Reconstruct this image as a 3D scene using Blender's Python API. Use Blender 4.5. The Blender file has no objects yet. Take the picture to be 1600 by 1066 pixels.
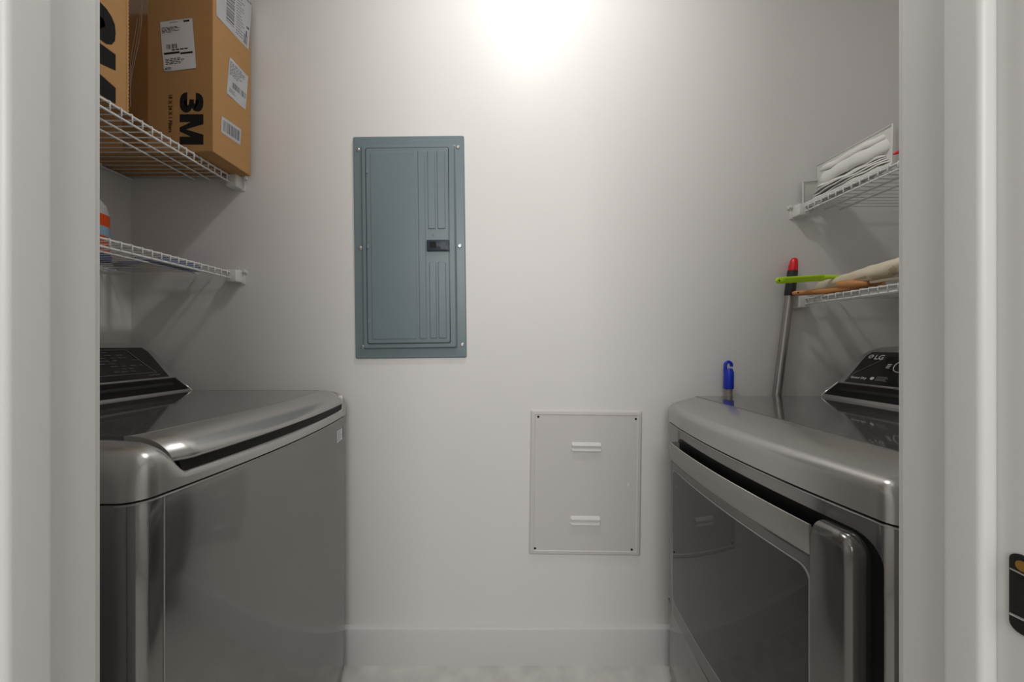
import bpy, bmesh, math, random
from mathutils import Vector, Matrix
random.seed(7)
PI = math.pi
S = bpy.context.scene
C = S.collection

# ------------------------------------------------------------------ camera
EYE = 1.14; F = 549.0; VX, VY = 795.0, 540.0; D = 1.27      # eye height, focal length, vanishing point, back wall distance
cam = bpy.data.cameras.new('camera'); co = bpy.data.objects.new('camera', cam); C.objects.link(co)
co.location = (0, 0, EYE); co.rotation_euler = (PI/2, 0, 0)
cam.sensor_width = 36; cam.lens = F/1600*36; cam.clip_start = 0.02; cam.clip_end = 50
cam.shift_x = (800-VX)/1600; cam.shift_y = (VY-533)/1600
S.camera = co
# ------------------------------------------------------------------ world, lights, exposure
w = bpy.data.worlds.new('world'); S.world = w; w.use_nodes = True
w.node_tree.nodes['Background'].inputs[0].default_value = (1, .99, .98, 1)
w.node_tree.nodes['Background'].inputs[1].default_value = 0.3
def area(name, loc, rot, size, power, col, shape='DISK', sy=None):
    l = bpy.data.lights.new(name, 'AREA'); l.shape = shape; l.size = size
    if sy: l.size_y = sy
    l.energy = power; l.color = col
    o = bpy.data.objects.new(name, l); o.location = loc; o.rotation_euler = rot; C.objects.link(o); return o
area('closet_ceiling_light', (.10, .75, 2.80), (0, 0, 0), .17, 4.9, (1, .985, .965))
area('hall_fill', (0, -1.70, 2.0), (math.radians(72), 0, 0), 1.6, 24.0, (1, .985, .97), 'RECTANGLE', 1.2)  # unseen fill added in the hall to light the closet wall frontally
S.view_settings.view_transform = 'Standard'; S.view_settings.look = 'None'
S.view_settings.gamma = 1; S.view_settings.use_curve_mapping = False
S.view_settings.exposure = 0.68

# ------------------------------------------------------------------ helpers
def mat(name, col, rough=.5, metal=0, noise=0, nscale=20, bump=0, bscale=60, spec=.5, coat=0, coat_r=.05, rvar=0, aniso=None, stretch=None):
    m = bpy.data.materials.new(name); m.use_nodes = True
    nt = m.node_tree; b = nt.nodes['Principled BSDF']
    b.inputs['Base Color'].default_value = (*col, 1); b.inputs['Roughness'].default_value = rough
    b.inputs['Metallic'].default_value = metal; b.inputs['Specular IOR Level'].default_value = spec
    b.inputs['Coat Weight'].default_value = coat; b.inputs['Coat Roughness'].default_value = coat_r
    tc = nt.nodes.new('ShaderNodeTexCoord'); src = tc.outputs['Object']
    if stretch:
        mp = nt.nodes.new('ShaderNodeMapping'); mp.inputs['Scale'].default_value = stretch
        nt.links.new(src, mp.inputs[0]); src = mp.outputs[0]
    n = nt.nodes.new('ShaderNodeTexNoise'); n.inputs['Scale'].default_value = nscale; n.inputs['Detail'].default_value = 5
    nt.links.new(src, n.inputs['Vector'])
    mr = nt.nodes.new('ShaderNodeMapRange')
    mr.inputs[3].default_value = 1-noise; mr.inputs[4].default_value = 1+noise
    nt.links.new(n.outputs[0], mr.inputs[0])
    mx = nt.nodes.new('ShaderNodeVectorMath'); mx.operation = 'SCALE'; mx.inputs[0].default_value = col
    nt.links.new(mr.outputs[0], mx.inputs['Scale']); nt.links.new(mx.outputs[0], b.inputs['Base Color'])
    if rvar:
        r2 = nt.nodes.new('ShaderNodeMapRange'); r2.inputs[3].default_value = rough-rvar; r2.inputs[4].default_value = rough+rvar
        nt.links.new(n.outputs[0], r2.inputs[0]); nt.links.new(r2.outputs[0], b.inputs['Roughness'])
    if bump:
        n2 = nt.nodes.new('ShaderNodeTexNoise'); n2.inputs['Scale'].default_value = bscale; n2.inputs['Detail'].default_value = 4
        nt.links.new(src, n2.inputs['Vector'])
        bp = nt.nodes.new('ShaderNodeBump'); bp.inputs['Strength'].default_value = bump; bp.inputs['Distance'].default_value = .002
        nt.links.new(n2.outputs[0], bp.inputs['Height']); nt.links.new(bp.outputs[0], b.inputs['Normal'])
    return m
M = {}
M['wall'] = mat('wall_paint', (.76, .745, .728), .45, noise=.015, nscale=3, bump=.05, bscale=45, spec=.42)
M['trim'] = mat('trim_paint', (.66, .658, .645), .38, noise=.012, nscale=5, bump=.05, bscale=25, spec=.4, stretch=(4, 4, .4))
M['ceil'] = mat('ceiling_paint', (.85, .845, .83), .8, noise=.01)
M['floor'] = mat('floor_stone', (.62, .605, .58), .45, noise=.30, nscale=14, bump=.15, bscale=80, rvar=.1)
M['steel'] = mat('graphite_steel', (.25, .246, .24), .10, metal=.8, noise=.05, nscale=7, spec=.5)
M['cap'] = mat('graphite_cap', (.45, .443, .43), .27, metal=.75, noise=.03, nscale=10, bump=.0, coat=.2, coat_r=.1)
M['capd'] = mat('graphite_gloss_top', (.17, .167, .162), .07, metal=.55, noise=.03, nscale=10, coat=.5, coat_r=.02)
M['post'] = mat('graphite_satin', (.17, .166, .16), .15, metal=.8, noise=.04)
M['strip'] = mat('satin_handle_metal', (.33, .325, .31), .3, metal=.8, noise=.02)
M['chrome'] = mat('bright_edge_metal', (.78, .77, .75), .18, metal=1, noise=.02)
M['bezel'] = mat('bezel_metal', (.36, .355, .345), .28, metal=.5, noise=.02)
M['blackgl'] = mat('black_gloss_plastic', (.010, .010, .010), .07, noise=.1, coat=.4)
M['black'] = mat('black_plastic', (.006, .006, .006), .45, noise=.1, spec=.2)
M['dgrey'] = mat('dark_grey_plastic', (.03, .03, .03), .25, noise=.1)
M['glass'] = mat('dark_door_glass', (.012, .012, .0115), .04, noise=.05, spec=.7)
M['print'] = mat('panel_print', (.22, .22, .22), .5, noise=.05)
M['printw'] = mat('panel_print_white', (.62, .62, .61), .5, noise=.03)
M['wire'] = mat('white_vinyl_wire', (.80, .80, .79), .3, noise=.02)
M['clip'] = mat('white_plastic', (.76, .76, .74), .35, noise=.02)
M['card'] = mat('cardboard', (.45, .25, .10), .75, noise=.07, nscale=9, bump=.12, bscale=60, spec=.2, stretch=(1, 1, 5))
M['cardtape'] = mat('clear_taped_cardboard', (.30, .15, .055), .12, noise=.15, nscale=12, bump=.35, bscale=14, coat=1, stretch=(2, 2, .4))
M['carde'] = mat('cardboard_edge', (.34, .19, .08), .8, noise=.2, nscale=200)
M['ink'] = mat('black_ink', (.017, .016, .015), .8, noise=.15, nscale=60, spec=.15)
M['inkg'] = mat('grey_ink', (.13, .13, .14), .6, noise=.1)
M['paper'] = mat('label_paper', (.74, .75, .77), .55, noise=.02)
M['blu'] = mat('breaker_paint', (.165, .215, .235), .36, noise=.04, nscale=6, bump=.08, bscale=90)
M['latch'] = mat('latch_plastic', (.022, .035, .052), .4, noise=.05)
M['screw'] = mat('screw_zinc', (.55, .55, .54), .3, metal=1, noise=.05)
M['dscrew'] = mat('dark_screw', (.02, .02, .02), .5, noise=.1)
M['hole'] = mat('dark_hole', (.004, .004, .004), .8)
M['cloth'] = mat('white_cloth', (.80, .795, .77), .85, noise=.03, nscale=40, bump=.25, bscale=150, spec=.1)
M['bin'] = mat('white_bin_board', (.72, .715, .69), .55, noise=.02)
M['cream'] = mat('cream_liner', (.78, .70, .53), .6, noise=.09, nscale=18, bump=.4, bscale=30)
M['wood'] = mat('orange_wood', (.60, .27, .09), .45, noise=.22, nscale=12, bump=.1, bscale=40, stretch=(6, 2, 6))
M['lime'] = mat('lime_plastic', (.52, .80, .02), .3, noise=.03)
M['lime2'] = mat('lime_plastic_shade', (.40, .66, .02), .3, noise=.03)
M['red'] = mat('red_plastic', (.75, .006, .010), .3, noise=.03)
M['grip'] = mat('black_grip', (.022, .022, .026), .4, noise=.1)
M['pole'] = mat('grey_metal_pole', (.40, .39, .38), .28, metal=.9, noise=.03)
M['poled'] = mat('dull_grey_pole', (.30, .27, .23), .4, metal=.3, noise=.1)
M['blue'] = mat('blue_plastic', (.010, .035, .52), .35, noise=.03)
M['dblue'] = mat('dark_blue_plastic', (.02, .06, .26), .4, noise=.1)
M['orange'] = mat('orange_label', (.88, .10, .01), .4, noise=.04)
M['lblue'] = mat('light_blue_label', (.32, .52, .66), .4, noise=.1, nscale=60)
M['brass'] = mat('brass', (.55, .30, .06), .35, metal=.8, noise=.1)
M['bronze'] = mat('dark_bronze', (.045, .043, .04), .3, metal=.7, noise=.1)

def root_of(o):
    while o.parent: o = o.parent
    return o
def link(name, me, m, parent=None, smooth=False):
    o = bpy.data.objects.new(name, me); C.objects.link(o)
    if m: me.materials.append(m)
    if smooth: me.shade_smooth() if hasattr(me, 'shade_smooth') else None
    if parent: o.parent = parent
    return o
def build(name, bm, m, parent=None, smooth=0):
    """mesh given in world coordinates; stored relative to the thing's empty"""
    bmesh.ops.recalc_face_normals(bm, faces=bm.faces)
    if parent is not None:
        r = root_of(parent)
        if r.type == 'EMPTY': bmesh.ops.translate(bm, vec=-Vector(r.location), verts=bm.verts)
    me = bpy.data.meshes.new(name); bm.to_mesh(me); bm.free()
    o = link(name, me, M[m] if isinstance(m, str) else m, parent)
    if smooth:
        for p in me.polygons: p.use_smooth = True
        me.set_sharp_from_angle(angle=math.radians(smooth))
    return o
def tag(o, label, cat, group=None):
    o['label'] = label; o['category'] = cat
    if group: o['group'] = group
    return o
def thing(name, loc, label, cat, group=None):
    o = bpy.data.objects.new(name, None); C.objects.link(o); o.location = loc; o.empty_display_size = .05
    return tag(o, label, cat, group)
def struct(name, bm, m, smooth=0):
    o = build(name, bm, m, None, smooth); o['kind'] = 'structure'; return o
def NB(): return bmesh.new()
def box(bm, a, b, bev=0, seg=2):
    a = Vector(a); b = Vector(b); c = (a+b)/2; d = b-a
    r = bmesh.ops.create_cube(bm, size=1, matrix=Matrix.Translation(c) @ Matrix.Diagonal((abs(d.x), abs(d.y), abs(d.z), 1)))
    if bev:
        es = list({e for v in r['verts'] for e in v.link_edges})
        bmesh.ops.bevel(bm, geom=es, offset=bev, segments=seg, affect='EDGES', profile=.5)
    return bm
def frame(d):
    d = Vector(d).normalized(); u = d.cross(Vector((0, 0, 1)))
    if u.length < .01: u = d.cross(Vector((0, 1, 0)))
    u.normalize(); return u, d.cross(u).normalized()
def tube(bm, pts, rad, n=8, cap=True):
    """swept tube; rad a number or list"""
    pts = [Vector(p) for p in pts]; rings = []; N = len(pts)
    u = None
    for i, p in enumerate(pts):
        d = (pts[min(i+1, N-1)] - pts[max(i-1, 0)])
        if u is None: u, v = frame(d)
        else:
            d.normalize(); u = (u - d*u.dot(d)).normalized(); v = d.cross(u)
        r = rad[i] if isinstance(rad, (list, tuple)) else rad
        rings.append([bm.verts.new(p + u*math.cos(a)*r + v*math.sin(a)*r) for a in [2*PI*k/n for k in range(n)]])
    for i in range(N-1):
        for k in range(n): bm.faces.new((rings[i][k], rings[i][(k+1) % n], rings[i+1][(k+1) % n], rings[i+1][k]))
    if cap: bm.faces.new(rings[0]); bm.faces.new(rings[-1])
    return bm
def loft(bm, rings, closed=True, cap0=True, cap1=True):
    vs = [[bm.verts.new(p) for p in r] for r in rings]
    n = len(vs[0])
    for i in range(len(vs)-1):
        for k in range(n if closed else n-1):
            bm.faces.new((vs[i][k], vs[i][(k+1) % n], vs[i+1][(k+1) % n], vs[i+1][k]))
    if cap0: bm.faces.new(vs[0])
    if cap1: bm.faces.new(vs[-1])
    return bm
def prism(bm, pts, off):
    """polygon (3D points) thickened by vector off"""
    off = Vector(off); loft(bm, [[Vector(p) for p in pts], [Vector(p)+off for p in pts]]); return bm
def rrect(x0, y0, x1, y1, r, n=5):
    out = []
    for cx, cy, a0 in ((x1-r, y1-r, 0), (x0+r, y1-r, 90), (x0+r, y0+r, 180), (x1-r, y0+r, 270)):
        for k in range(n+1):
            a = math.radians(a0+90*k/n); out.append((cx+r*math.cos(a), cy+r*math.sin(a)))
    return out
def quadmap(TL, TR, BR, BL, nrm, lift):
    TL, TR, BR, BL, nrm = map(Vector, (TL, TR, BR, BL, nrm))
    def f(u, v, h=0):   # u right, v down
        return (TL*(1-u)+TR*u)*(1-v) + (BL*(1-u)+BR*u)*v + nrm*(lift+h)
    return f
def qrect(bm, f, u0, v0, u1, v1, h=0):
    bm.faces.new([bm.verts.new(f(u, v, h)) for u, v in ((u0, v0), (u1, v0), (u1, v1), (u0, v1))])
def text_mesh(s, size, M4, name, m, parent, bold=0, ext=.0002, align='LEFT'):
    cu = bpy.data.curves.new('t', 'FONT'); cu.body = s; cu.size = size; cu.offset = bold; cu.extrude = ext; cu.align_x = align
    cu.resolution_u = 3
    o = bpy.data.objects.new('t', cu); C.objects.link(o)
    dg = bpy.context.evaluated_depsgraph_get(); me = bpy.data.meshes.new_from_object(o.evaluated_get(dg))
    bpy.data.objects.remove(o); bpy.data.curves.remove(cu)
    bm = NB(); bm.from_mesh(me); bpy.data.meshes.remove(me); bmesh.ops.transform(bm, matrix=M4, verts=bm.verts)
    return build(name, bm, m, parent)
def basis(o, r, u):
    r = Vector(r).normalized(); u = Vector(u).normalized(); n = r.cross(u).normalized()
    m = Matrix((r, u, n)).transposed().to_4x4(); m.translation = Vector(o); return m
def sm(t): t = max(0, min(1, t)); return t*t*(3-2*t)
def WP(px, py, y=D):      # point on a plane facing the camera at distance y, from photo measurements
    return Vector(((px-VX)*y/F, y, EYE+(VY-py)*y/F))

# ------------------------------------------------------------------ the room
WL, WR, YF, YB, CH = -1.365, 1.415, .402, 1.27, 2.85
JL, JR, JN = -.4686, .4466, .285
def wbox(name, a, b, m='wall', bev=0): return struct(name, box(NB(), a, b, bev), m)
wbox('floor', (-1.6, -1.9, -.06), (1.7, 1.42, 0), 'floor')
wbox('ceiling', (-1.6, -1.9, CH), (1.7, 1.42, CH+.08), 'ceil')
wbox('wall_back', (WL-.1, YB, 0), (WR+.1, YB+.1, CH))
wbox('wall_left', (WL-.1, YF-.02, 0), (WL, YB, CH))
wbox('wall_right', (WR, YF-.02, 0), (WR+.1, YB, CH))
wbox('wall_front', (-1.6, JN+.004, 0), (JL-.02, YF-.004, CH))
wbox('wall_front.001', (JR+.02, JN+.004, 0), (1.7, YF-.004, CH))
wbox('wall_front.002', (JL-.02, JN+.004, 2.50), (JR+.02, YF-.004, CH))
wbox('wall_hall', (-1.6, -1.9, 0), (1.7, -1.82, CH))
wbox('wall_hall.001', (-1.68, -1.9, 0), (-1.6, YF-.004, CH))
wbox('wall_hall.002', (1.7, -1.9, 0), (1.78, YF-.004, CH))
# door frame: jambs with rounded edges, stops standing proud, and casings
def rprism_z(bm, pts, z0, z1):
    loft(bm, [[Vector((x, y, z0)) for x, y in pts], [Vector((x, y, z1)) for x, y in pts]]); return bm
for s, X, nm in ((-1, JL, 'trim_1'), (1, JR, 'trim_2')):
    xa, xb = sorted((X, X+s*.03))
    bm = rprism_z(NB(), rrect(xa, JN, xb, YF, .005, 4), 0, 2.45)
    j = struct(nm, bm, 'trim', 40)
    xa, xb = sorted((X-s*.0146, X+s*.002))
    bm = rprism_z(NB(), rrect(xa, .3205 if s > 0 else .3167, xb, .3515, .0052, 5), 0, 2.44)
    struct('trim_3' if s < 0 else 'trim_4', bm, 'trim', 40)
    for y0, y1, q in ((YF-.0035, YF+.009, 0), (JN-.013, JN+.004, 1)):
        xa, xb = sorted((X+s*.008, X+s*.095))
        struct('trim_%d' % (5+q+(2 if s > 0 else 0)), box(NB(), (xa, y0, 0), (xb, y1, 2.53), .003), 'trim', 40)
wbox('trim_9', (JL, JN, 2.45), (JR, YF, 2.48), 'trim')
# baseboard of the back wall with a rounded cap
prof = [(0, 0), (-.020, 0), (-.020, .124), (-.0185, .1285), (-.016, .130), (0, .131)]
bm = loft(NB(), [[Vector((x, YB+a, b)) for a, b in prof] for x in (WL, WR)])
struct('baseboard_back', bm, 'trim', 40)
for x0, x1, nm in ((WL, WL+.016, 'baseboard_left'), (WR-.016, WR, 'baseboard_right')):
    wbox(nm, (x0, YF, 0), (x1, YB-.020, .13), 'trim')
# strike plate in the right jamb
sp = thing('strike_plate', (JR, .30, .92), 'dark metal strike plate set in the right door jamb, brass bolt inside', 'strike plate')
def yzr(x, y0, z0, y1, z1, r, n=5): return [Vector((x, a, b)) for a, b in rrect(y0, z0, y1, z1, r, n)]
build('plate', prism(NB(), yzr(JR-.0001, .2845, .889, .3125, .958, .007), (-.0016, 0, 0)), 'bronze', sp, 40)
build('latch_hole', prism(NB(), yzr(JR-.0017, .290, .908, .3075, .936, .003), (-.0003, 0, 0)), 'hole', sp)
build('rim', tube(NB(), [(JR-.0020, .2855, .9045), (JR-.0020, .3115, .9025)], .0012, 6), 'screw', sp)
build('rim', tube(NB(), [(JR-.0020, .2855, .9405), (JR-.0020, .3115, .9425)], .0008, 6), 'screw', sp)
build('bolt', prism(NB(), yzr(JR-.0017, .290, .9440, .3085, .9530, .004), (-.0004, 0, 0)), 'brass', sp)

# ------------------------------------------------------------------ breaker panel
def panel_frame(cx_px, cy_px, rot):
    c = WP(cx_px, cy_px)
    R_ = Matrix.Translation(c) @ Matrix.Rotation(math.radians(-rot), 4, 'Y')
    return c, R_
K = D/F
def plocal(R_, x, z, y): return R_ @ Vector((x, y, z))
c, R_ = panel_frame(641, 387, .67)
bp = thing('breaker_panel', (c.x, YB, c.z), 'blue-grey painted metal breaker panel with hinged door on the back wall', 'breaker panel')
# panel coordinates from zoomed photograph: 2.88 px per photo px, centre (318,538)
def pz(x, z): return ((x-318.5)/2.88*K, -(z-538.5)/2.88*K)
def prr(x0, z0, x1, z1, r, y, n=4):
    a = pz(x0, z1); b = pz(x1, z0)
    return [plocal(R_, p, q, y) for p, q in rrect(a[0], a[1], b[0], b[1], r, n)]
bm = loft(NB(), [prr(70, 42, 567, 1035, .006, 0), prr(70, 42, 567, 1035, .006, -.006), prr(73, 45, 564, 1032, .006, -.008), prr(106, 84, 530, 996, .006, -.0088), prr(109, 87, 527, 993, .006, -.0100), prr(114, 92, 522, 988, .006, -.0175), prr(116, 94, 520, 986, .006, -.0180)])
build('cover', bm, 'blu', bp)
bm = loft(NB(), [prr(133, 104, 497, 968, .006, -.0175), prr(133, 104, 497, 968, .006, -.0200), prr(136, 107, 494, 965, .006, -.0212)])
dr = build('door', bm, 'blu', bp)
build('door_gap', loft(NB(), [prr(129.5, 100.5, 500.5, 971.5, .007, -.0178), prr(129.5, 100.5, 500.5, 971.5, .007, -.0183)]), 'dgrey', bp)
def emb(x0, z0, x1, z1, r=.003, h=.0026):
    bm = loft(NB(), [prr(x0, z0, x1, z1, r, -.0209), prr(x0+4, z0+4, x1-4, z1-4, r, -.0212-h)])
    return bm
build('raised_field', emb(152, 120, 354, 952, .002, .0016), 'blu', dr)
for a in ((362, 118, 396, 952), (405, 118, 441, 466), (447, 118, 484, 466), (408, 610, 441, 950), (447, 610, 484, 950)):
    build('rib', emb(*a), 'blu', dr)
def disc(bm, c, nrm, r, h, n=12, dome=0):
    u, v = frame(nrm); nrm = Vector(nrm).normalized(); c = Vector(c)
    rs = [(r, 0), (r, h*.6), (r*.7, h), ] if dome else [(r, 0), (r, h)]
    loft(bm, [[c+nrm*hh+(u*math.cos(2*PI*k/n)+v*math.sin(2*PI*k/n))*rr for k in range(n)] for rr, hh in rs]); return bm
for z in (205, 538, 870):
    a = pz(138, z); bm = NB()
    tube(bm, [plocal(R_, a[0], a[1]-.008, -.0212), plocal(R_, a[0], a[1]+.008, -.0212)], .0036, 8)
    box(bm, plocal(R_, a[0]-.002, a[1]-.004, -.0222), plocal(R_, a[0]+.006, a[1]+.004, -.0205))
    build('hinge', bm, 'blu', bp)
a = pz(430, 491)
build('knockout', disc(NB(), plocal(R_, a[0], a[1], -.0209), (0, -1, 0), .0052, .0012, 16, 1), 'blu', dr, 30)
la = build('latch', loft(NB(), [prr(400, 515, 498, 564, .002, -.0205), prr(400, 515, 498, 564, .002, -.0265), prr(402, 517, 496, 562, .002, -.0275)]), 'latch', dr, 30)
build('latch_button', loft(NB(), [prr(413, 523, 442, 551, .001, -.0274), prr(413, 523, 442, 551, .001, -.0278)]), 'hole', la)
build('latch_slide', loft(NB(), [prr(462, 525, 484, 557, .001, -.0274), prr(462, 525, 484, 557, .001, -.0285)]), 'latch', la)
for x, z in ((92, 100), (540, 95), (97, 540), (543, 537), (102, 982), (549, 978)):
    a = pz(x, z); bm = disc(NB(), plocal(R_, a[0], a[1], -.0078), (0, -1, 0), .0068, .0035, 14, 1)
    build('screw', bm, 'screw', bp, 30)

# ------------------------------------------------------------------ low access panel
c, R_ = panel_frame(914, 753.5, -.75)
ap = thing('access_panel', (c.x, YB, c.z), 'flush wall-coloured square access panel with two louvred vents above the baseboard', 'access panel')
def pz(x, z): return ((x-452)/3.95*K, -(z-524)/3.95*K)
M['apan'] = mat('painted_access_metal', (.62, .604, .588), .45, noise=.012, nscale=5, bump=.06, bscale=50)
bm = loft(NB(), [prr(111, 80, 796, 970, .006, 0), prr(111, 80, 796, 970, .006, -.004), prr(120, 89, 787, 961, .006, -.0078), prr(136, 105, 771, 945, .004, -.0086), prr(141, 110, 766, 940, .004, -.0068)])
build('cover', bm, 'apan', ap)
M['vent'] = mat('white_vent_enamel', (.70, .695, .68), .35, noise=.01)
for z0 in (275, 727):
    for k, (q0, q1) in enumerate(((0, 24), (32, 53))):
        a, b = pz(363, z0+q1), pz(546, z0+q0)
        ring = []
        for x, ins in ((a[0], .004), (a[0]+.003, 0), (b[0]-.003, 0), (b[0], .004)):
            z1, z2 = a[1]+ins*.6, b[1]-ins*.6; mz = z1+(z2-z1)*.35; dp = .0085 if ins == 0 else .004
            ring.append([plocal(R_, x, z1, -.0065), plocal(R_, x, z1+.0006, -.0068-dp), plocal(R_, x, mz, -.0068-dp), plocal(R_, x, z2, -.0068)])
        build('louvre', loft(NB(), ring), 'vent', ap, 30)
a = pz(718, 535)
kn = NB()
for rr, hh in ((.0048, .0016),): disc(kn, plocal(R_, a[0], a[1], -.0066), (0, -1, 0), rr, hh, 16, 1)
tube(kn, [plocal(R_, a[0]+.0056*math.cos(t), a[1]+.0056*math.sin(t), -.0072) for t in [2*PI*k/16 for k in range(17)]], .0008, 5, cap=False)
build('knockout', kn, 'vent', ap, 30)
for x, z in ((158, 122), (757, 128), (148, 930), (742, 930)):
    a = pz(x, z)
    build('screw', disc(NB(), plocal(R_, a[0], a[1], -.0060), (0, -1, 0), .0042, .0024, 10, 1), 'hole', ap)

# ------------------------------------------------------------------ appliances
class App:
    def __init__(s, side, w0, b, y0, y1, wb): s.s, s.w0, s.b, s.y0, s.y1, s.wb = side, w0, b, y0, y1, wb
    def F(s, y):
        t = (y-(s.y0+s.y1)/2)/((s.y1-s.y0)/2); t = max(-1, min(1, t))
        return s.w0 - s.b*(1-t*t)
    def P(s, w, y, z): return Vector((s.s*w, y, z))
    def plan(s, z, ins=0, r=.03, nf=24, insb=0):
        """closed plan outline at height z: bowed front with rounded corners, straight back"""
        y0, y1 = s.y0+ins, s.y1-ins; out = []
        for k in range(7):
            a = PI/2*k/6; out.append((s.F(y0+r)+ins + r*(1-math.sin(a)) + 0, y0 + r*(1-math.cos(a))))
        for k in range(1, nf): 
            y = y0+r+(y1-y0-2*r)*k/nf; out.append((s.F(y)+ins, y))
        for k in range(7):
            a = PI/2*k/6; out.append((s.F(y1-r)+ins + r*(1-math.cos(a)), y1 - r*(1-math.sin(a))))
        out += [(s.wb-insb, y1), (s.wb-insb, y0)]
        return [s.P(a, b, z) for a, b in out]
def appliance_body(A, root, seam, m='steel', r=.03):
    rings = [A.plan(.035, .004, r), A.plan(.045, 0, r)] + [A.plan(z, 0, r) for z in (.25, .5, .75)] + [A.plan(seam-.006, 0, r), A.plan(seam-.0035, .0012, r), A.plan(seam-.0028, .004, r)]
    b = build('body', loft(NB(), rings), m, root, 35)
    build('seam_gap', loft(NB(), [A.plan(seam-.0035, .006, r), A.plan(seam+.004, .006, r)]), 'black', root)
    pl_ = A.plan(seam-.0052, -.0002, r)[:-2]
    build('seam_highlight', tube(NB(), pl_, .0011, 6), 'bezel', b, 60)  # pale tube draws the highlight on the bevel below the seam
    for y in (A.y0+.05, A.y1-.05):
        for w_ in (A.w0+.05, A.wb-.06):
            build('foot', disc(NB(), A.P(w_, y, 0), (0, 0, 1), .022, .04, 12), 'black', root)
    return b
def cap_loft(A, profile, r0, r1, n=60, ya=None, yb=None):
    """profile(y) -> list of (w, z, k): k how far the point follows the end rounding"""
    y0, y1 = A.y0, A.y1; ys = []
    for k in range(8): ys.append((y0+r0*(1-math.cos(PI/2*k/7)), r0*(1-math.sin(PI/2*k/7))))
    for k in range(1, n): ys.append((y0+r0+(y1-y0-r0-r1)*k/n, 0))
    for k in range(8): ys.append((y1-r1*(1-math.sin(PI/2*k/7)), r1*(1-math.cos(PI/2*k/7))))
    rings = []
    for y, i in ys:
        yy = min(max(y, y0+r0), y1-r1)
        rings.append([A.P(w_+i*kw, y, z-i*kz) for w_, z, kw, kz in profile(yy)])
    return loft(NB(), rings)
def arc(p0, p1, p2, n):       # quadratic curve
    return [tuple((1-t)**2*a+2*t*(1-t)*b+t*t*c for a, b, c in zip(p0, p1, p2)) for t in [k/n for k in range(n+1)]]

def console(A, root, ya, yb, wf=1.085, zb=.98, top=1.152, wash=True, mg=.0):
    """raised control console at the back, sloping face, rounded shoulders"""
    pr = [(zb, wf, -.004), (zb+.006, wf+.002, -.001), (zb+.014, wf+.008, .002), (zb+.024, wf+.018, .004), (zb+.05, wf+.050, .006), (zb+.09, wf+.082, .008), (zb+.12, wf+.103, .012), (top-.030, wf+.114, .018),
          (top-.022, wf+.120, .023), (top-.014, wf+.127, .031), (top-.008, wf+.134, .040), (top-.003, wf+.144, .053), (top, wf+.165, .075)]
    rings = []
    for z, w_, i in pr:
        i = max(i, -.002); y0, y1 = ya+i, yb-i; e = .012
        rings.append([A.P(w_+e, y0, z), A.P(w_+e*.3, y0+e*.3, z), A.P(w_, y0+e, z)] + [A.P(w_, y0+e+(y1-y0-2*e)*k/8, z) for k in range(1, 8)] + [A.P(w_, y1-e, z), A.P(w_+e*.3, y1-e*.3, z), A.P(w_+e, y1, z), A.P(1.33, y1, z), A.P(1.33, y0, z)])
    co_ = build('console', loft(NB(), rings), 'bezel', root, 30)
    def fw(z):
        for (z0, w0, i0), (z1, w1, i1) in zip(pr, pr[1:]):
            if z0 <= z <= z1: t = (z-z0)/(z1-z0); return w0+(w1-w0)*t, i0+(i1-i0)*t
        return pr[-1][1], pr[-1][2]
    zc = zb+.050
    def patch(z0, z1, ins, lift, nz=8, thick=.0015):
        rings = []
        for k in range(nz+1):
            z = z0+(z1-z0)*k/nz; w_, i = fw(z); yy0, yy1 = ya+i+ins, yb-i-ins
            rings.append([A.P(w_-lift, yy0, z), A.P(w_-lift, (yy0+yy1)/2, z), A.P(w_-lift, yy1, z), A.P(w_-lift+.012, yy1, z+.001), A.P(w_-lift+.012, yy0, z+.001)])
        return loft(NB(), rings)
    cp = build('control_panel', patch(zc+.003, top-.018, .024, .0012), 'blackgl', co_, 30)
    build('recess', patch(zb+.010, zc-.003, .010, .0012, 5), 'black', co_)
    # shelf line inside the recess
    w_, i = fw(zb+.028)
    bm = box(NB(), A.P(w_-.0030, ya+.05, zb+.017), A.P(w_+.001, yb-.05, zb+.035)); build('recess_lip', bm, 'dgrey', co_)
    w_, i = fw(zc); y0_, y1_ = ya+i+.004, yb-i-.004
    bm = tube(NB(), [A.P(w_-.0018, y0_+(y1_-y0_)*k/6, zc) for k in range(7)], .0019, 8)
    build('chrome_line', bm, 'chrome', co_, 60)
    # curved chrome edge of the recess end
    for ee in (1, -1):
        pts = []
        for k in range(9):
            z = zb+.004+(zc-zb-.004)*k/8; w2, i2 = fw(z); pts.append(A.P(w2-.0012, (yb-i2-.005) if ee > 0 else (ya+i2+.005), z))
        build('chrome_edge', tube(NB(), pts, .0016, 6), 'chrome', co_, 60)
    # face basis: right as seen by a viewer in the room
    w1, _ = fw(zc+.004); w2, _ = fw(top-.03)
    up = (A.P(w2, 0, top-.03)-A.P(w1, 0, zc+.004)); right = Vector((0, 1, 0)) if A.s < 0 else Vector((0, -1, 0))
    def FM(y, z):
        w_, _ = fw(z); return basis(A.P(w_-.0028, y, z), right, up)
    return co_, cp, FM, fw

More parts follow.
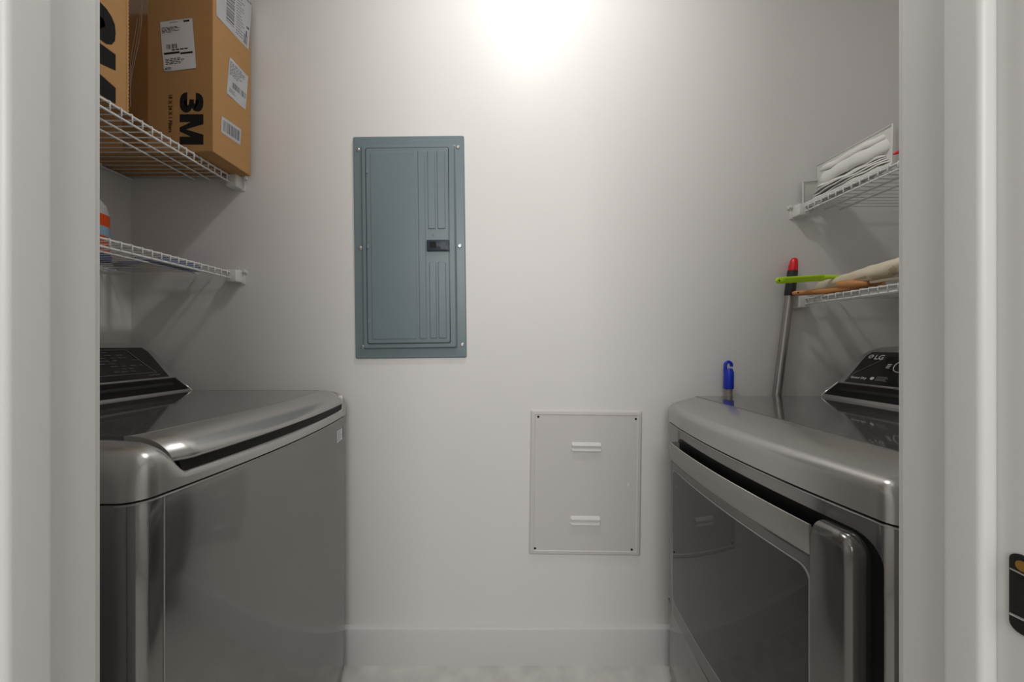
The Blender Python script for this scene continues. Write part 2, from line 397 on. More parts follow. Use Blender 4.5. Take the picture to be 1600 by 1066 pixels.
# ---- washer (left)
W = App(-1, .564, .030, .528, 1.219, 1.325); ZS = .902
wa = thing('washing_machine', (-.95, .87, 0), 'dark graphite top-loading washing machine under the left shelves, lid closed', 'washing machine')
appliance_body(W, wa, ZS, r=.035)
LY0, LY1 = .585, 1.196
def wprofile(y):
    f = W.F(y); a = sm((y-(LY0-.012))/.034)*(1-sm((y-(LY1-.006))/.016))
    hi = [(f, ZS, 1, 0), (f, ZS+.02, 1, .2), (f+.0005, .935, 1, .6)] + [(x, z, 1, 1) for x, z in arc((f+.002, .948), (f+.006, .974), (f+.045, .982), 8)] + [(f+.09, .986, .3, 1), (f+.2, .986, 0, 1), (1.31, .986, 0, 1), (1.31, ZS, 0, 0)]
    lo = [(f, ZS, 1, 0), (f, ZS+.012, 1, .2), (f+.0005, .916, 1, .6)] + [(x, z, 1, 1) for x, z in arc((f+.002, .919), (f+.003, .925), (f+.014, .925), 8)] + [(f+.045, .926, .3, 1), (f+.10, .968, 0, 1), (1.31, .972, 0, 1), (1.31, ZS, 0, 0)]
    return [tuple(p*(1-a)+q*a for p, q in zip(h, l)) for h, l in zip(hi, lo)]
build('top_cap', cap_loft(W, wprofile, .034, .012, 110), 'cap', wa, 40)
# lid: dark glossy deck and curved front lip
def lid_ring(y, e=0):
    f = W.F(y)+e
    top_ = arc((f+.080, .9875), (f+.030, .990), (f+.006, .962), 8)
    low_ = arc((f+.006, .962), (f-.006, .948), (f+.006, .942), 6)[1:]
    return [W.P(x, y, z) for x, z in top_+low_+[(f+.05, .946), (f+.080, .972)]]
rings = []
N = 60
for k in range(N+1):
    y = LY0+.004+(LY1-LY0-.004)*k/N; t = (y-LY0-.004); e = .020*(1-sm(t/.030)) + .012*(1-sm((LY1-y)/.02))
    rings.append(lid_ring(y, e*.55))
li = build('lid', loft(NB(), rings), 'cap', wa, 50)
bm = NB()
ys = [LY0+.006+(LY1-.004-LY0-.006)*k/24 for k in range(25)]
loft(bm, [[W.P(W.F(y)+.080, y, .976), W.P(W.F(y)+.080, y, .9868), W.P(1.088, y, .9868), W.P(1.088, y, .976)] for y in ys])
build('lid_glass', bm, 'capd', li, 30)
pts = [W.P(W.F(y)+.0805, y, .9872) for y in ys]
build('lid_edge', tube(NB(), pts, .0010, 6), 'strip', li, 60)
bm = loft(NB(), [[W.P(W.F(y)+.006, y, .9255), W.P(W.F(y)+.012, y, .944), W.P(W.F(y)+.05, y, .948), W.P(W.F(y)+.05, y, .9255)] for y in [LY0+.016+(LY1-LY0-.030)*k/40 for k in range(41)]])
build('recess_shade', bm, 'black', wa)  # black strip stands in for the shade under the lid lip
co_, cp, FM, fw = console(W, wa, W.y0+.006, W.y1-.008, wf=1.090, zb=.983, top=1.151)
# panel outline and rows of tiny printing (illegible in the photograph)
m0 = FM(.9, 1.05)
def on_face(FMf, y, z, h=0):
    mm = FMf(y, z); return mm @ Vector((0, 0, h))
zc_ = 1.052; zt_ = 1.126
ring = [(.62, zc_), (1.150, zc_), (1.105, zt_), (.665, zt_)]
bm = NB()
def fline(bm, FMf, a, b, wd=.0007):
    tube(bm, [on_face(FMf, a[0]+(b[0]-a[0])*k/4, a[1]+(b[1]-a[1])*k/4, 0) for k in range(5)], wd, 4)
for a, b in zip(ring, ring[1:]+ring[:1]): fline(bm, FM, a, b)
build('panel_outline', bm, 'print', cp)
bm = NB(); rnd = random.Random(3)
for r_ in range(8):
    z = 1.118-.0082*r_; y = .69-.005*r_
    while y < 1.09+.005*r_:
        l_ = rnd.uniform(.008, .026)
        if rnd.random() < .72:
            mm = FM(y, z); hh = rnd.uniform(.0008, .0013)
            vs = [bm.verts.new(mm @ Vector(p)) for p in ((0, 0, .0001), (l_, 0, .0001), (l_, hh, .0001), (0, hh, .0001))]; bm.faces.new(vs)
        y += l_+rnd.uniform(.006, .014)
build('panel_print', bm, 'print', cp)
text_mesh('6 MOTION', .0075, FM(1.118, 1.043), 'panel_text', 'print', cp)
# energy label and small printed block at the far upper corner of the front
def wfront(y, z, h=.0004): return W.P(W.F(y)-h, y, z)
def wlabel(y0, y1, z0, z1, h): 
    bm = NB(); n = 3
    loft(bm, [[wfront(y0+(y1-y0)*k/n, z0, h), wfront(y0+(y1-y0)*k/n, z1, h)] for k in range(n+1)], closed=False, cap0=False, cap1=False); return bm
lb = build('sticker', wlabel(1.122, 1.172, .828, .865, .0006), 'paper', wa)
bm = NB()
for k in range(5):
    z = .833+.0065*k; vs = [wfront(y, zz, .0010) for y, zz in ((1.127, z), (1.127+.04*(.6+.4*((k*7) % 3)/2), z), (1.127+.04*(.6+.4*((k*7) % 3)/2), z+.002), (1.127, z+.002))]
    bm.faces.new([bm.verts.new(v) for v in vs])
build('fine_print', bm, 'inkg', lb)
bm = NB()
for k in range(6):
    vs = [wfront(y, zz, .0008) for y, zz in ((1.179, .833+k*.006), (1.189, .833+k*.006), (1.189, .8365+k*.006), (1.179, .8365+k*.006))]
    bm.faces.new([bm.verts.new(v) for v in vs])
build('fine_print', bm, 'print', wa)
# vertical panel joint of the near corner
yj = W.y0+.040
build('corner_joint', tube(NB(), [W.P(W.F(yj)-.0004, yj, .05), W.P(W.F(yj)-.0004, yj, ZS-.007)], .0011, 6), 'bezel', wa, 60)

# ---- dryer (right)
R = App(1, .543, .034, .488, 1.200, 1.325); ZD = .886
da = thing('dryer', (.93, .85, 0), 'dark graphite dryer with wide glass front door, under the right shelves', 'dryer')
appliance_body(R, da, ZD, r=.03)
def dprofile(y):
    f = R.F(y)
    return [(f, ZD, 1, 0), (f, ZD+.02, 1, .2), (f+.0005, .918, 1, .6)] + [(x, z, 1, 1) for x, z in arc((f+.001, .926), (f+.003, .9425), (f+.020, .9475), 9)] + [(x, z, .6, 1) for x, z in arc((f+.034, .9515), (f+.06, .9605), (.632, .967), 5)] + [(.70, .9672, 0, 1), (1.31, .9672, 0, 1), (1.31, ZD, 0, 0)]
build('top_cap', cap_loft(R, dprofile, .028, .016, 60), 'cap', da, 30)
bm = loft(NB(), [[R.P(a, y, z) for a, z in ((.634, .9665), (.634, .9682), (1.066, .9682), (1.066, .9665))] for y in (R.y0+.03, R.y1-.008)])
build('top_deck', bm, 'capd', da)
co_, cp, FM, fw = console(R, da, R.y0+.006, R.y1-.010, wf=1.056, zb=.968, top=1.137)
M['logo'] = mat('logo_grey', (.62, .62, .61), .4, noise=.02)
zl = 1.107
lg = text_mesh('LG', .023, FM(1.119, 1.0965), 'brand_text', 'printw', cp, bold=.0006)
mm = FM(1.130, 1.1045)
bm = NB(); vs = [bm.verts.new(mm @ Vector((.0080*math.cos(2*PI*k/24), .0080*math.sin(2*PI*k/24), .0002))) for k in range(24)]; bm.faces.new(vs)
lo = build('brand_emblem', bm, 'logo', cp)
bm = NB(); 
for pts in (((-.0015, .0040), (0, .0040), (0, -.0040), (.0030, -.0040), (.0030, -.0030), (-.0015, -.0030)),):
    loft(bm, [[mm @ Vector((x, z, .0003)) for x, z in pts], [mm @ Vector((x, z, .0005)) for x, z in pts]])
tube(bm, [mm @ Vector((.0062*math.cos(a), .0062*math.sin(a), .0004)) for a in [math.radians(50+k*19) for k in range(17)]], .0004, 4)
build('emblem_face', bm, 'dgrey', lo)
text_mesh('Sensor Dry', .0105, FM(1.148, 1.0345), 'panel_text', 'printw', cp, bold=.0002)
mm = FM(1.083, 1.0385)
bm = NB(); vs = [bm.verts.new(mm @ Vector((.006*math.cos(2*PI*k/18), .0055*math.sin(2*PI*k/18), .0002))) for k in range(18)]; bm.faces.new(vs)
build('emblem', bm, 'printw', cp)
bm = NB()
for k in range(4):
    mm = FM(1.072, 1.0435-.0035*k); l_ = (.030, .034, .028, .033)[k]
    bm.faces.new([bm.verts.new(mm @ Vector(p)) for p in ((0, 0, .0002), (l_, 0, .0002), (l_, .0016, .0002), (0, .0016, .0002))])
build('fine_print', bm, 'print', cp)
bm = NB(); fline(bm, FM, (1.082, 1.103), (1.148, 1.050), .0007); fline(bm, FM, (1.148, 1.050), (1.156, 1.026), .0005)
build('panel_outline', bm, 'print', cp)
mm = FM(1.026, 1.078); bm = NB()
tube(bm, [mm @ Vector((.021*math.cos(2*PI*k/28), .021*math.sin(2*PI*k/28), .0004)) for k in range(29)], .0011, 6, cap=False)
build('power_ring', bm, 'printw', cp)
mm = FM(1.054, 1.078); bm = NB()
for k in range(3): bm.faces.new([bm.verts.new(mm @ Vector(p)) for p in ((-.014, .004-.006*k, .0002), (-.003, .004-.006*k, .0002), (-.003, .0065-.006*k, .0002), (-.014, .0065-.006*k, .0002))])
build('fine_print', bm, 'printw', cp)
bm = NB()
for r_ in range(4):
    for k in range(6):
        mm = FM(1.05-.045*k, 1.108-.007*r_); l_ = .012+.008*((k*5+r_*3) % 4)/3
        bm.faces.new([bm.verts.new(mm @ Vector(p)) for p in ((0, 0, .0002), (l_, 0, .0002), (l_, .0011, .0002), (0, .0011, .0002))])
build('fine_print', bm, 'dgrey', cp)

# dryer door: black gap, slab with a bulging near post, satin handle strip with pocket, glass
def dsheet(yz, h0, h1):
    """slab following the bowed front: outline in (y,z), between offsets h0 (back) and h1 (front)"""
    return loft(NB(), [[R.P(R.F(y)-h, y, z) for y, z in yz] for h in (h0, h1)])
def strip_sheet(y0, y1, z0, z1, h0, h1, n=24, prof=None, e0=0, e1=0):
    """follows the bow; prof: list of (h,z)"""
    pr = prof or [(h0, z0), (h1, z0), (h1, z1), (h0, z1)]
    return loft(NB(), [[R.P(R.F(y)-h, y, z) for h, z in pr] for y in [y0+(y1-y0)*k/n for k in range(n+1)]])
def dens(y0, z0, y1, z1, r, n=6, m=14):
    """rounded rectangle with extra points along top and bottom so it can bend"""
    p = rrect(y0, z0, y1, z1, r, n); out = []
    for i, a in enumerate(p):
        b = p[(i+1) % len(p)]; out.append(a)
        if abs(a[0]-b[0]) > .08:
            out += [(a[0]+(b[0]-a[0])*k/m, a[1]) for k in range(1, m)]
    return out
def curved_face_slab(y0, z0, y1, z1, r, layers, n=28, m=8):
    """rounded slab: columns across y, each a vertical span limited by the rounded corners"""
    rings_all = []
    for h, i in layers:
        pass
    ys = sorted(set([y0+r*(1-math.cos(PI/2*k/m)) for k in range(m+1)] + [y0+r+(y1-y0-2*r)*k/n for k in range(n+1)] + [y1-r*(1-math.sin(PI/2*k/m)) for k in range(m+1)]))
    def span(y):
        t = 0
        if y < y0+r: t = r-math.sqrt(max(0, r*r-(y0+r-y)**2))
        if y > y1-r: t = r-math.sqrt(max(0, r*r-(y-y1+r)**2))
        return z0+t, z1-t
    cy, cz = (y0+y1)/2, (z0+z1)/2
    rings = []
    for h, i in layers:
        top_, bot_ = [], []
        for y in ys:
            a, b = span(y); yy = cy+(y-cy)*(1-2*i/(y1-y0)); sc = 1-2*i/(z1-z0)
            f = R.F(yy); top_.append(R.P(f-h, yy, cz+(b-cz)*sc)); bot_.append(R.P(f-h, yy, cz+(a-cz)*sc))
        rings.append((top_, bot_))
    bm = NB(); V = []
    for t_, b_ in rings: V.append(([bm.verts.new(p) for p in t_], [bm.verts.new(p) for p in b_]))
    n_ = len(ys)
    for (t0, b0), (t1, b1) in zip(V, V[1:]):
        for k in range(n_-1):
            bm.faces.new((t0[k], t0[k+1], t1[k+1], t1[k])); bm.faces.new((b0[k], b0[k+1], b1[k+1], b1[k]))
        bm.faces.new((t0[0], b0[0], b1[0], t1[0])); bm.faces.new((t0[-1], b0[-1], b1[-1], t1[-1]))
    for (t0, b0) in (V[0], V[-1]):
        for k in range(n_-1): bm.faces.new((t0[k], t0[k+1], b0[k+1], b0[k]))
    bmesh.ops.remove_doubles(bm, verts=bm.verts, dist=.00001)
    return bm
DY0, DY1, DZ0, DZ1 = .520, 1.090, .325, .843
build('door_gap', curved_face_slab(.506, .312, 1.098, .857, .040, [(-.01, 0), (.0009, 0)]), 'black', da)
dd = build('door', curved_face_slab(DY0+.010, DZ0, DY1, .791, .012, [(.001, 0), (.020, 0), (.0245, .0015), (.026, .004)]), 'post', da, 30)
build('glass_rim', curved_face_slab(.583, .372, 1.062, .770, .022, [(.024, 0), (.0272, 0)]), 'bezel', dd, 30)
build('glass', curved_face_slab(.586, .375, 1.059, .767, .020, [(.024, 0), (.0278, 0)]), 'glass', dd, 30)
# near post, bulging
def post_ring(z, e=0, dz=0):
    y0, y1 = DY0+e, .5830-e*.08; out = []
    for y, h in ((y0, .001), (y0, .012), (y0+.0015, .0185), (y0+.005, .0240), (y0+.010, .0275), (y0+.016, .0290), (y0+(y1-y0)*.55, .0292), (y0+(y1-y0)*.78, .0288), (y1, .0280), (y1, .001)):
        out.append((y, h))
    return [R.P(R.F(y)-max(.001, h-e*.8), y, z) for y, h in out]
rings = [post_ring(z) for z in (.326, .5, .7, .79)]
for k in range(0, 8):
    a = PI/2*k/7; rings.append(post_ring(.822+.030*math.sin(a), .026*(1-math.cos(a))))
build('door_post', loft(NB(), rings), 'post', dd, 45)
# handle strip: satin plate at the top of the door, hollow behind
prof = [(.0262, .791), (.0285, .795), (.0298, .838), (.0292, .843), (.0260, .843), (.0250, .838), (.0235, .795)]
hs = build('handle', strip_sheet(.583, 1.076, 0, 0, 0, 0, 28, prof), 'strip', dd, 40)
build('handle_edge', tube(NB(), [R.P(R.F(y)-.0285, y, .8432) for y in [.583+.493*k/24 for k in range(25)]], .0013, 6), 'chrome', hs, 60)
build('handle_pocket', strip_sheet(.583, 1.076, 0, 0, 0, 0, 24, [(.001, .789), (.024, .789), (.0235, .794), (.001, .805)]), 'black', dd)
ec = [(.001, .785), (.0262, .789), (.0285, .795), (.0298, .836), (.027, .844), (.012, .846), (.001, .842)]
build('handle_end', loft(NB(), [[R.P(R.F(y)-h*g, y, .79+(z-.79)*g) for h, z in ec] for y, g in ((1.076, 1), (1.083, .97), (1.088, .88))]), 'bezel', dd, 40)
# dark scratch free lower kick panel joint
build('kick_joint', strip_sheet(.515, 1.19, .2815, .2845, -.005, .0006), 'black', da)
# ------------------------------------------------------------------ wire shelves
def wire_shelf(side, wf, wb, z, lip, rods, label):
    y0, y1 = .425, 1.252
    r = thing('wire_shelf', (side*(wf+wb)/2, (y0+y1)/2, z), label, 'shelf', 'white wire shelves on the side walls')
    P = lambda w_, y, zz: Vector((side*w_, y, zz))
    for w_, zz, rad in [(wf, z-.0035, .0029), (wf-.001, z-lip, .0030)] + [(q, z-.0055, .0029) for q in rods] + [(wb-.012, z-.0055, .0029)]:
        build('long_rod', tube(NB(), [P(w_, y0, zz), P(w_, (y1 if w_ < wf+.01 else y1+.010), zz)], rad, 8), 'wire', r, 60)
    # one cross wire mesh, shared
    bm = tube(NB(), [P(wb-.006, 0, z), P(wf+.003, 0, z), P(wf-.0035, 0, z-.001), P(wf-.0048, 0, z-.005), P(wf-.0045, 0, z-lip+.002)], .0017, 6)
    bmesh.ops.translate(bm, vec=(-r.location.x, 0, -r.location.z), verts=bm.verts)
    bmesh.ops.recalc_face_normals(bm, faces=bm.faces)
    me = bpy.data.meshes.new('cross_wire'); bm.to_mesh(me); bm.free(); me.materials.append(M['wire'])
    for p in me.polygons: p.use_smooth = True
    y = y1-.006
    while y > y0+.004:
        o = bpy.data.objects.new('cross_wire', me); o.parent = r; o.location = (0, y-r.location.y, 0); C.objects.link(o); y -= .0256
    for yy, q in ((YB, -1), (YF+.009, 1)):
        ya, yb_ = (yy-.034, yy) if q < 0 else (yy, yy+.030)
        bm = box(NB(), P(wf-.024, ya, z-lip-.014), P(wf+.014, yb_, z+.006), .004, 3)
        bk = build('end_bracket', bm, 'clip', r, 40)
        if q < 0:
            box_ = box(NB(), P(wf-.032, yb_-.004, z-lip-.018), P(wf+.018, yb_, z+.010), .0015)
            build('back_plate', box_, 'clip', bk, 40)
            bm = NB(); box(bm, P(wf-.040, yb_-.007, z-.004), P(wf-.020, yb_, z+.006), .003)
            disc(bm, P(wf-.032, yb_-.007, z+.004), (0, -1, 0), .006, .004, 12, 1)
            box(bm, P(wf-.024, ya+.008, z+.006), P(wf+.014, ya+.012, z+.009)); box(bm, P(wf-.02, ya+.018, z+.006), P(wf+.014, ya+.022, z+.009))
            build('screw_tab', bm, 'clip', bk, 40)
    for yy in (.60, .88, 1.16):
        build('wall_clip', box(NB(), P(wb-.016, yy-.008, z-.014), P(wb, yy+.008, z+.006), .002), 'clip', r, 40)
    return r
wire_shelf(-1, .983, 1.365, 1.741, .0255, (1.073, 1.127), 'white wire shelf on the left wall holding two cardboard boxes')
wire_shelf(-1, .983, 1.365, 1.4025, .0235, (1.063, 1.117), 'white wire shelf on the left wall just above the washing machine')
wire_shelf(1, 1.045, 1.415, 1.634, .0210, (1.135, 1.190), 'white wire shelf on the right wall holding a bin of white cloths')
wire_shelf(1, 1.045, 1.415, 1.308, .0215, (1.135, 1.190), 'white wire shelf on the right wall holding a cream roll and wooden sticks')

# ------------------------------------------------------------------ cardboard boxes
ZB = 1.7435
G3 = [(.02, .68), (.05, .82), (.13, .92), (.25, .985), (.42, 1.0), (.60, .985), (.73, .92), (.80, .82), (.80, .70), (.76, .60), (.66, .515), (.76, .46), (.83, .37), (.85, .27), (.82, .16), (.73, .06),
      (.60, .01), (.43, 0), (.25, .015), (.12, .07), (.03, .17), (0, .32), (.29, .32), (.32, .24), (.38, .20), (.45, .195), (.52, .22), (.56, .28), (.55, .34), (.50, .39), (.42, .41), (.30, .41), (.30, .60),
      (.42, .60), (.49, .625), (.53, .68), (.52, .74), (.47, .785), (.42, .795), (.36, .78), (.32, .75), (.31, .68)]
MQ = [[(0, 0), (0, 1), (.32, 1), (.32, 0)], [(.92, 0), (.92, 1), (1.24, 1), (1.24, 0)], [(.08, 1), (.40, 1), (.70, 0), (.54, 0)], [(1.16, 1), (.84, 1), (.54, 0), (.70, 0)]]
def mark3m(f3, fM, name, parent):
    bm = NB(); fc = bm.faces.new([bm.verts.new(f3(x, y, 0)) for x, y in G3])
    bmesh.ops.triangulate(bm, faces=[fc], ngon_method='EAR_CLIP')
    for k, q in enumerate(MQ): bm.faces.new([bm.verts.new(fM(x, y, .00004*k)) for x, y in q])
    return build(name, bm, 'ink', parent)
def slits(bm, f, u0, u1, v0, v1, n, seed, vert=False):
    r_ = random.Random(seed); u = u0; st = (u1-u0)/n
    while u < u1:
        wdt = st*r_.choice((.3, .5, .9, 1.3))
        if vert: qrect(bm, f, v0, u, v1, min(u+wdt, u1), .0002)
        else: qrect(bm, f, u, v0, min(u+wdt, u1), v1, .0002)
        u += wdt+st*r_.choice((.4, .6, 1.0))
def lines(bm, f, u0, u1, v0, v1, n, seed, th=.25, gaps=True):
    r_ = random.Random(seed)
    for k in range(n):
        v = v0+(v1-v0)*k/n; u = u0; end = u0+(u1-u0)*r_.uniform(.5, 1)
        while u < end:
            l_ = (u1-u0)*r_.uniform(.06, .2); qrect(bm, f, u, v, min(u+l_, end), v+(v1-v0)/n*th*1.6, .0002); u += l_+(u1-u0)*.04
def card_label(f, name, parent, cm):
    bm = NB(); vs = [bm.verts.new(f(u, v)) for u, v in cm]; bm.faces.new(vs)
    bmesh.ops.solidify(bm, geom=bm.faces[:], thickness=.0001)
    return build(name, bm, 'paper', parent)
RC = rrect(0, 0, 1, 1, .03, 3)

ay0, ax = 1.0925, -.920
bA = thing('cardboard_box', (-1.14, 1.17, ZB), 'tall brown filter carton with white shipping labels, beside the back wall on the upper shelf', 'box', 'cardboard boxes on the upper left shelf')
build('carton', box(NB(), (-1.358, ay0, ZB), (ax, 1.252, 2.36), .0015), 'card', bA)
bm = box(NB(), (-1.200, ay0-.0006, ZB+.004), (-1.121, ay0, 2.355)); build('packing_tape', bm, 'cardtape', bA)
bm = NB()
for k in range(3):
    tube(bm, [WP(222-k*5+(-16+k*3)*t+3*math.sin(t*5+k), 0+140*t+k*14, ay0-.0011) for t in [i/10 for i in range(11)]], .0005, 5)
M['tapegl'] = mat('tape_glare_tone', (.42, .33, .26), .08, noise=.2, coat=1)
build('tape_glare', bm, 'tapegl', bA)  # glare lines of the clear tape, drawn as thin paler tubes
bm = box(NB(), (ax-.09, ay0+.074, ZB-.0002), (ax-.0005, ay0+.0745, ZB)); 
bm.free()
# 3M mark on the face towards the door: reads downward
def fA(ox, oz, H):
    return lambda a, b, h: Vector((ox+b*H, ay0-.0003-h, oz-a*H))
p0 = WP(281, 145, ay0); p1 = WP(318, 226, ay0); H = p1.x-p0.x; tot = p0.z-p1.z
s3 = .40*tot; sM = .585*tot
def fA3(a, b, h): return Vector((p0.x+b*H, ay0-.0004-h, p0.z-(a-.02)*s3/.86))
def fAM(a, b, h): return Vector((p0.x+b*H, ay0-.0004-h, p0.z-tot+sM-a*sM/1.24))
mark3m(fA3, fAM, 'brand_mark', bA)
q = WP(263.5, 147, ay0-.0004)
text_mesh('18 X 24 X 1 Filters', .0165, basis(q, (0, 0, -1), (1, 0, 0)) @ Matrix.Diagonal((.93, 1, 1, 1)), 'size_text', 'ink', bA, bold=.0002)
# shipping label, face towards the door
f = quadmap(WP(250, 34, ay0), WP(301, 28, ay0), WP(307, 107, ay0), WP(256, 113, ay0), (0, -1, 0), .0006)
lb = card_label(f, 'shipping_label', bA, RC)
bm = NB(); qrect(bm, f, .72, .03, .90, .065, .0002); lines(bm, f, .30, .68, .04, .07, 1, 3); lines(bm, f, .04, .62, .13, .25, 5, 5, .35)
slits(bm, f, .14, .46, .47, .56, 14, 2); lines(bm, f, .30, .9, .575, .605, 1, 5, .5)
qrect(bm, f, .05, .625, .53, .665, .0002); qrect(bm, f, .55, .655, .93, .69, .0002); lines(bm, f, .05, .35, .92, .97, 2, 8, .4)
lines(bm, f, .08, .85, .75, .88, 4, 18, .3)
build('label_print', bm, 'ink', lb)
# labels on the side face
def SP(px, py, X=ax):
    y = X*F/(px-VX); return Vector((X, y, EYE+(VY-py)*y/F))
f = quadmap(SP(338, -40), SP(393, 6), SP(389, 79), SP(338, 25), (1, 0, 0), .0006)
lb = card_label(f, 'shipping_label', bA, RC); bm = NB(); slits(bm, f, .02, .86, .27, .50, 26, 4, True)
for k in range(0): pass
lines(bm, f, .56, .80, .1, .95, 14, 4, .2); qrect(bm, f, .88, .55, .96, .60, .0002); qrect(bm, f, .86, .66, .90, .78, .0002); slits(bm, f, .80, .92, .75, .95, 6, 6)
build('label_print', bm, 'inkg', lb)
f = quadmap(SP(358, 88), SP(387.5, 119), SP(384, 172), SP(354, 147), (1, 0, 0), .0006)
lb = card_label(f, 'shipping_label', bA, RC); bm = NB(); lines(bm, f, .06, .9, .08, .45, 9, 9, .3); slits(bm, f, .25, .92, .56, .72, 20, 12); lines(bm, f, .1, .5, .78, .9, 3, 12, .3)
build('label_print', bm, 'inkg', lb)
f = quadmap(SP(346, 181), SP(376.5, 202), SP(375.5, 227), SP(345, 206.5), (1, 0, 0), .0006)
lb = card_label(f, 'barcode_label', bA, RC); bm = NB(); slits(bm, f, .10, .92, .18, .82, 22, 15)
build('label_print', bm, 'inkg', lb)

bx, by = -.990, .913
bB = thing('cardboard_box', (-1.17, .70, ZB), 'tan cardboard box with large black 3M lettering, nearest the doorway on the upper left shelf', 'box', 'cardboard boxes on the upper left shelf')
build('carton', box(NB(), (-1.358, .50, ZB), (bx, by, 2.34), .0015), 'card', bB)
bm = NB(); pts = []
z = ZB+.002; k = 0; ring = []
while z < 2.335:
    ring.append((by+.0002+(.0022 if k % 2 else .0002), z)); z += .0048; k += 1
loft(bm, [[Vector((bx+.0008, y, z)), Vector((bx-.003, y, z)), Vector((bx-.003, by-.004, z)), Vector((bx+.0008, by-.004, z))] for y, z in ring])
build('corrugated_edge', bm, 'card', bB)
Hh = .112; top_y = .884
def fB3(a, b, h): return Vector((bx+.0010+h, top_y-(1-b)*Hh, EYE+.732+.100-(a-.02)*.100/.86))
def fBM(a, b, h): return Vector((bx+.0010+h, top_y-(1-b)*Hh, EYE+.732-a*.124/1.24))
mark3m(fB3, fBM, 'brand_mark', bB)

# ------------------------------------------------------------------ bottle and blue dustpan on the lower left shelf
ZL = 1.4045
BX, BY = -1.303, 1.065
bt = thing('detergent_bottle', (BX, BY, ZL), 'white cleaner bottle with orange label and dark blue base on the lower left shelf', 'bottle')
def oval(cx, cy, z, a, b, n=28): return [Vector((cx+a*math.copysign(abs(math.cos(t))**.8, math.cos(t)), cy+b*math.copysign(abs(math.sin(t))**.8, math.sin(t)), z)) for t in [2*PI*k/n for k in range(n)]]
def bot(zs): return loft(NB(), [oval(BX, BY, ZL+z, a, b) for z, a, b in zs])
build('body', bot([(.012, .043, .068), (.15, .043, .068), (.175, .040, .060), (.195, .030, .044), (.21, .018, .026), (.215, .015, .018)]), 'clip', bt, 40)
build('base', bot([(0, .044, .068), (.004, .049, .072), (.02, .049, .072), (.024, .044, .069)]), 'dblue', bt, 40)
build('label', bot([(.03, .0438, .0688), (.145, .0438, .0688)]), 'orange', bt, 40)
build('label_band', bot([(.078, .0442, .0692), (.108, .0442, .0692)]), 'lblue', bt, 40)
build('cap', bot([(.213, .022, .022), (.24, .022, .022), (.245, .019, .019)]), 'clip', bt, 40)
dp = thing('dustpan', (-1.15, 1.17, ZL), 'flat dark blue plastic tool with black-tipped handle lying on the lower left shelf', 'dustpan')
bm = NB()
loft(bm, [[Vector((x0, y, ZL)), Vector((x1, y, ZL)), Vector((x1, y, ZL+h)), Vector((x1-.003, y, ZL+h)), Vector((x1-.004, y, ZL+.003)), Vector((x0+.004, y, ZL+.003)), Vector((x0+.003, y, ZL+h)), Vector((x0, y, ZL+h))] for y, x0, x1, h in ((1.085, -1.155, -1.080, .010), (1.12, -1.165, -1.075, .013), (1.21, -1.160, -1.078, .015), (1.245, -1.145, -1.085, .010))])
build('pan', bm, 'dblue', dp, 30)
build('handle', tube(NB(), [(-1.157, 1.135, ZL+.008), (-1.20, 1.150, ZL+.009), (-1.29, 1.175, ZL+.008)], [.007, .006, .008], 10), 'dblue', dp, 60)
build('handle_tip', tube(NB(), [(-1.288, 1.1745, ZL+.008), (-1.32, 1.184, ZL+.0085), (-1.334, 1.189, ZL+.008)], [.0085, .0085, .005], 10), 'grip', dp, 60)

# ------------------------------------------------------------------ white bin of cloths on the upper right shelf
ZU = 1.636
bn = thing('storage_bin', (1.07, 1.09, ZU), 'white open storage bin with slanted front on the upper right shelf', 'bin')
t_ = .003
def slab(pts, off): return prism(NB(), [Vector(p) for p in pts], off)
N0, N1, FB0, FB1 = (1.012, .930), (1.10, .930), (1.030, 1.232), (1.108, 1.255)
build('back_panel', slab([(1.062, .966, ZU), (1.104, 1.257, ZU), (1.104, 1.257, ZU+.147), (1.054, .966, ZU+.110)], (.005, -.001, .0)), 'bin', bn)
build('end_panel', slab([(1.048, 1.252, ZU), (1.106, 1.258, ZU), (1.106, 1.258, ZU+.094), (1.048, 1.252, ZU+.084)], (0, .003, 0)), 'bin', bn)
build('front_panel', slab([(1.048, .961, ZU), (1.048, 1.250, ZU), (1.048, 1.250, ZU+.010), (1.048, .961, ZU+.008)], (.003, 0, 0)), 'bin', bn)
rt = ZU
build('rim', tube(NB(), [(1.047, 1.250, ZU+.002), (1.047, 1.250, ZU+.085), (1.106, 1.2565, ZU+.095)], .0020, 6), 'clip', bn, 60)
build('rim', tube(NB(), [(1.106, 1.2565, ZU+.095), (1.1035, 1.256, ZU+.148), (1.0525, .962, ZU+.111)], .0022, 6), 'clip', bn, 60)
build('near_post', slab([(1.046, .959, ZU), (1.056, .959, ZU), (1.056, .959, ZU+.110), (1.049, .959, ZU+.110)], (0, .004, 0)), 'bin', bn)
build('near_panel', slab([(1.054, .964, ZU), (1.16, .968, ZU), (1.15, .968, ZU+.050), (1.09, .966, ZU+.09), (1.054, .964, ZU+.108)], (0, .003, 0)), 'bin', bn)
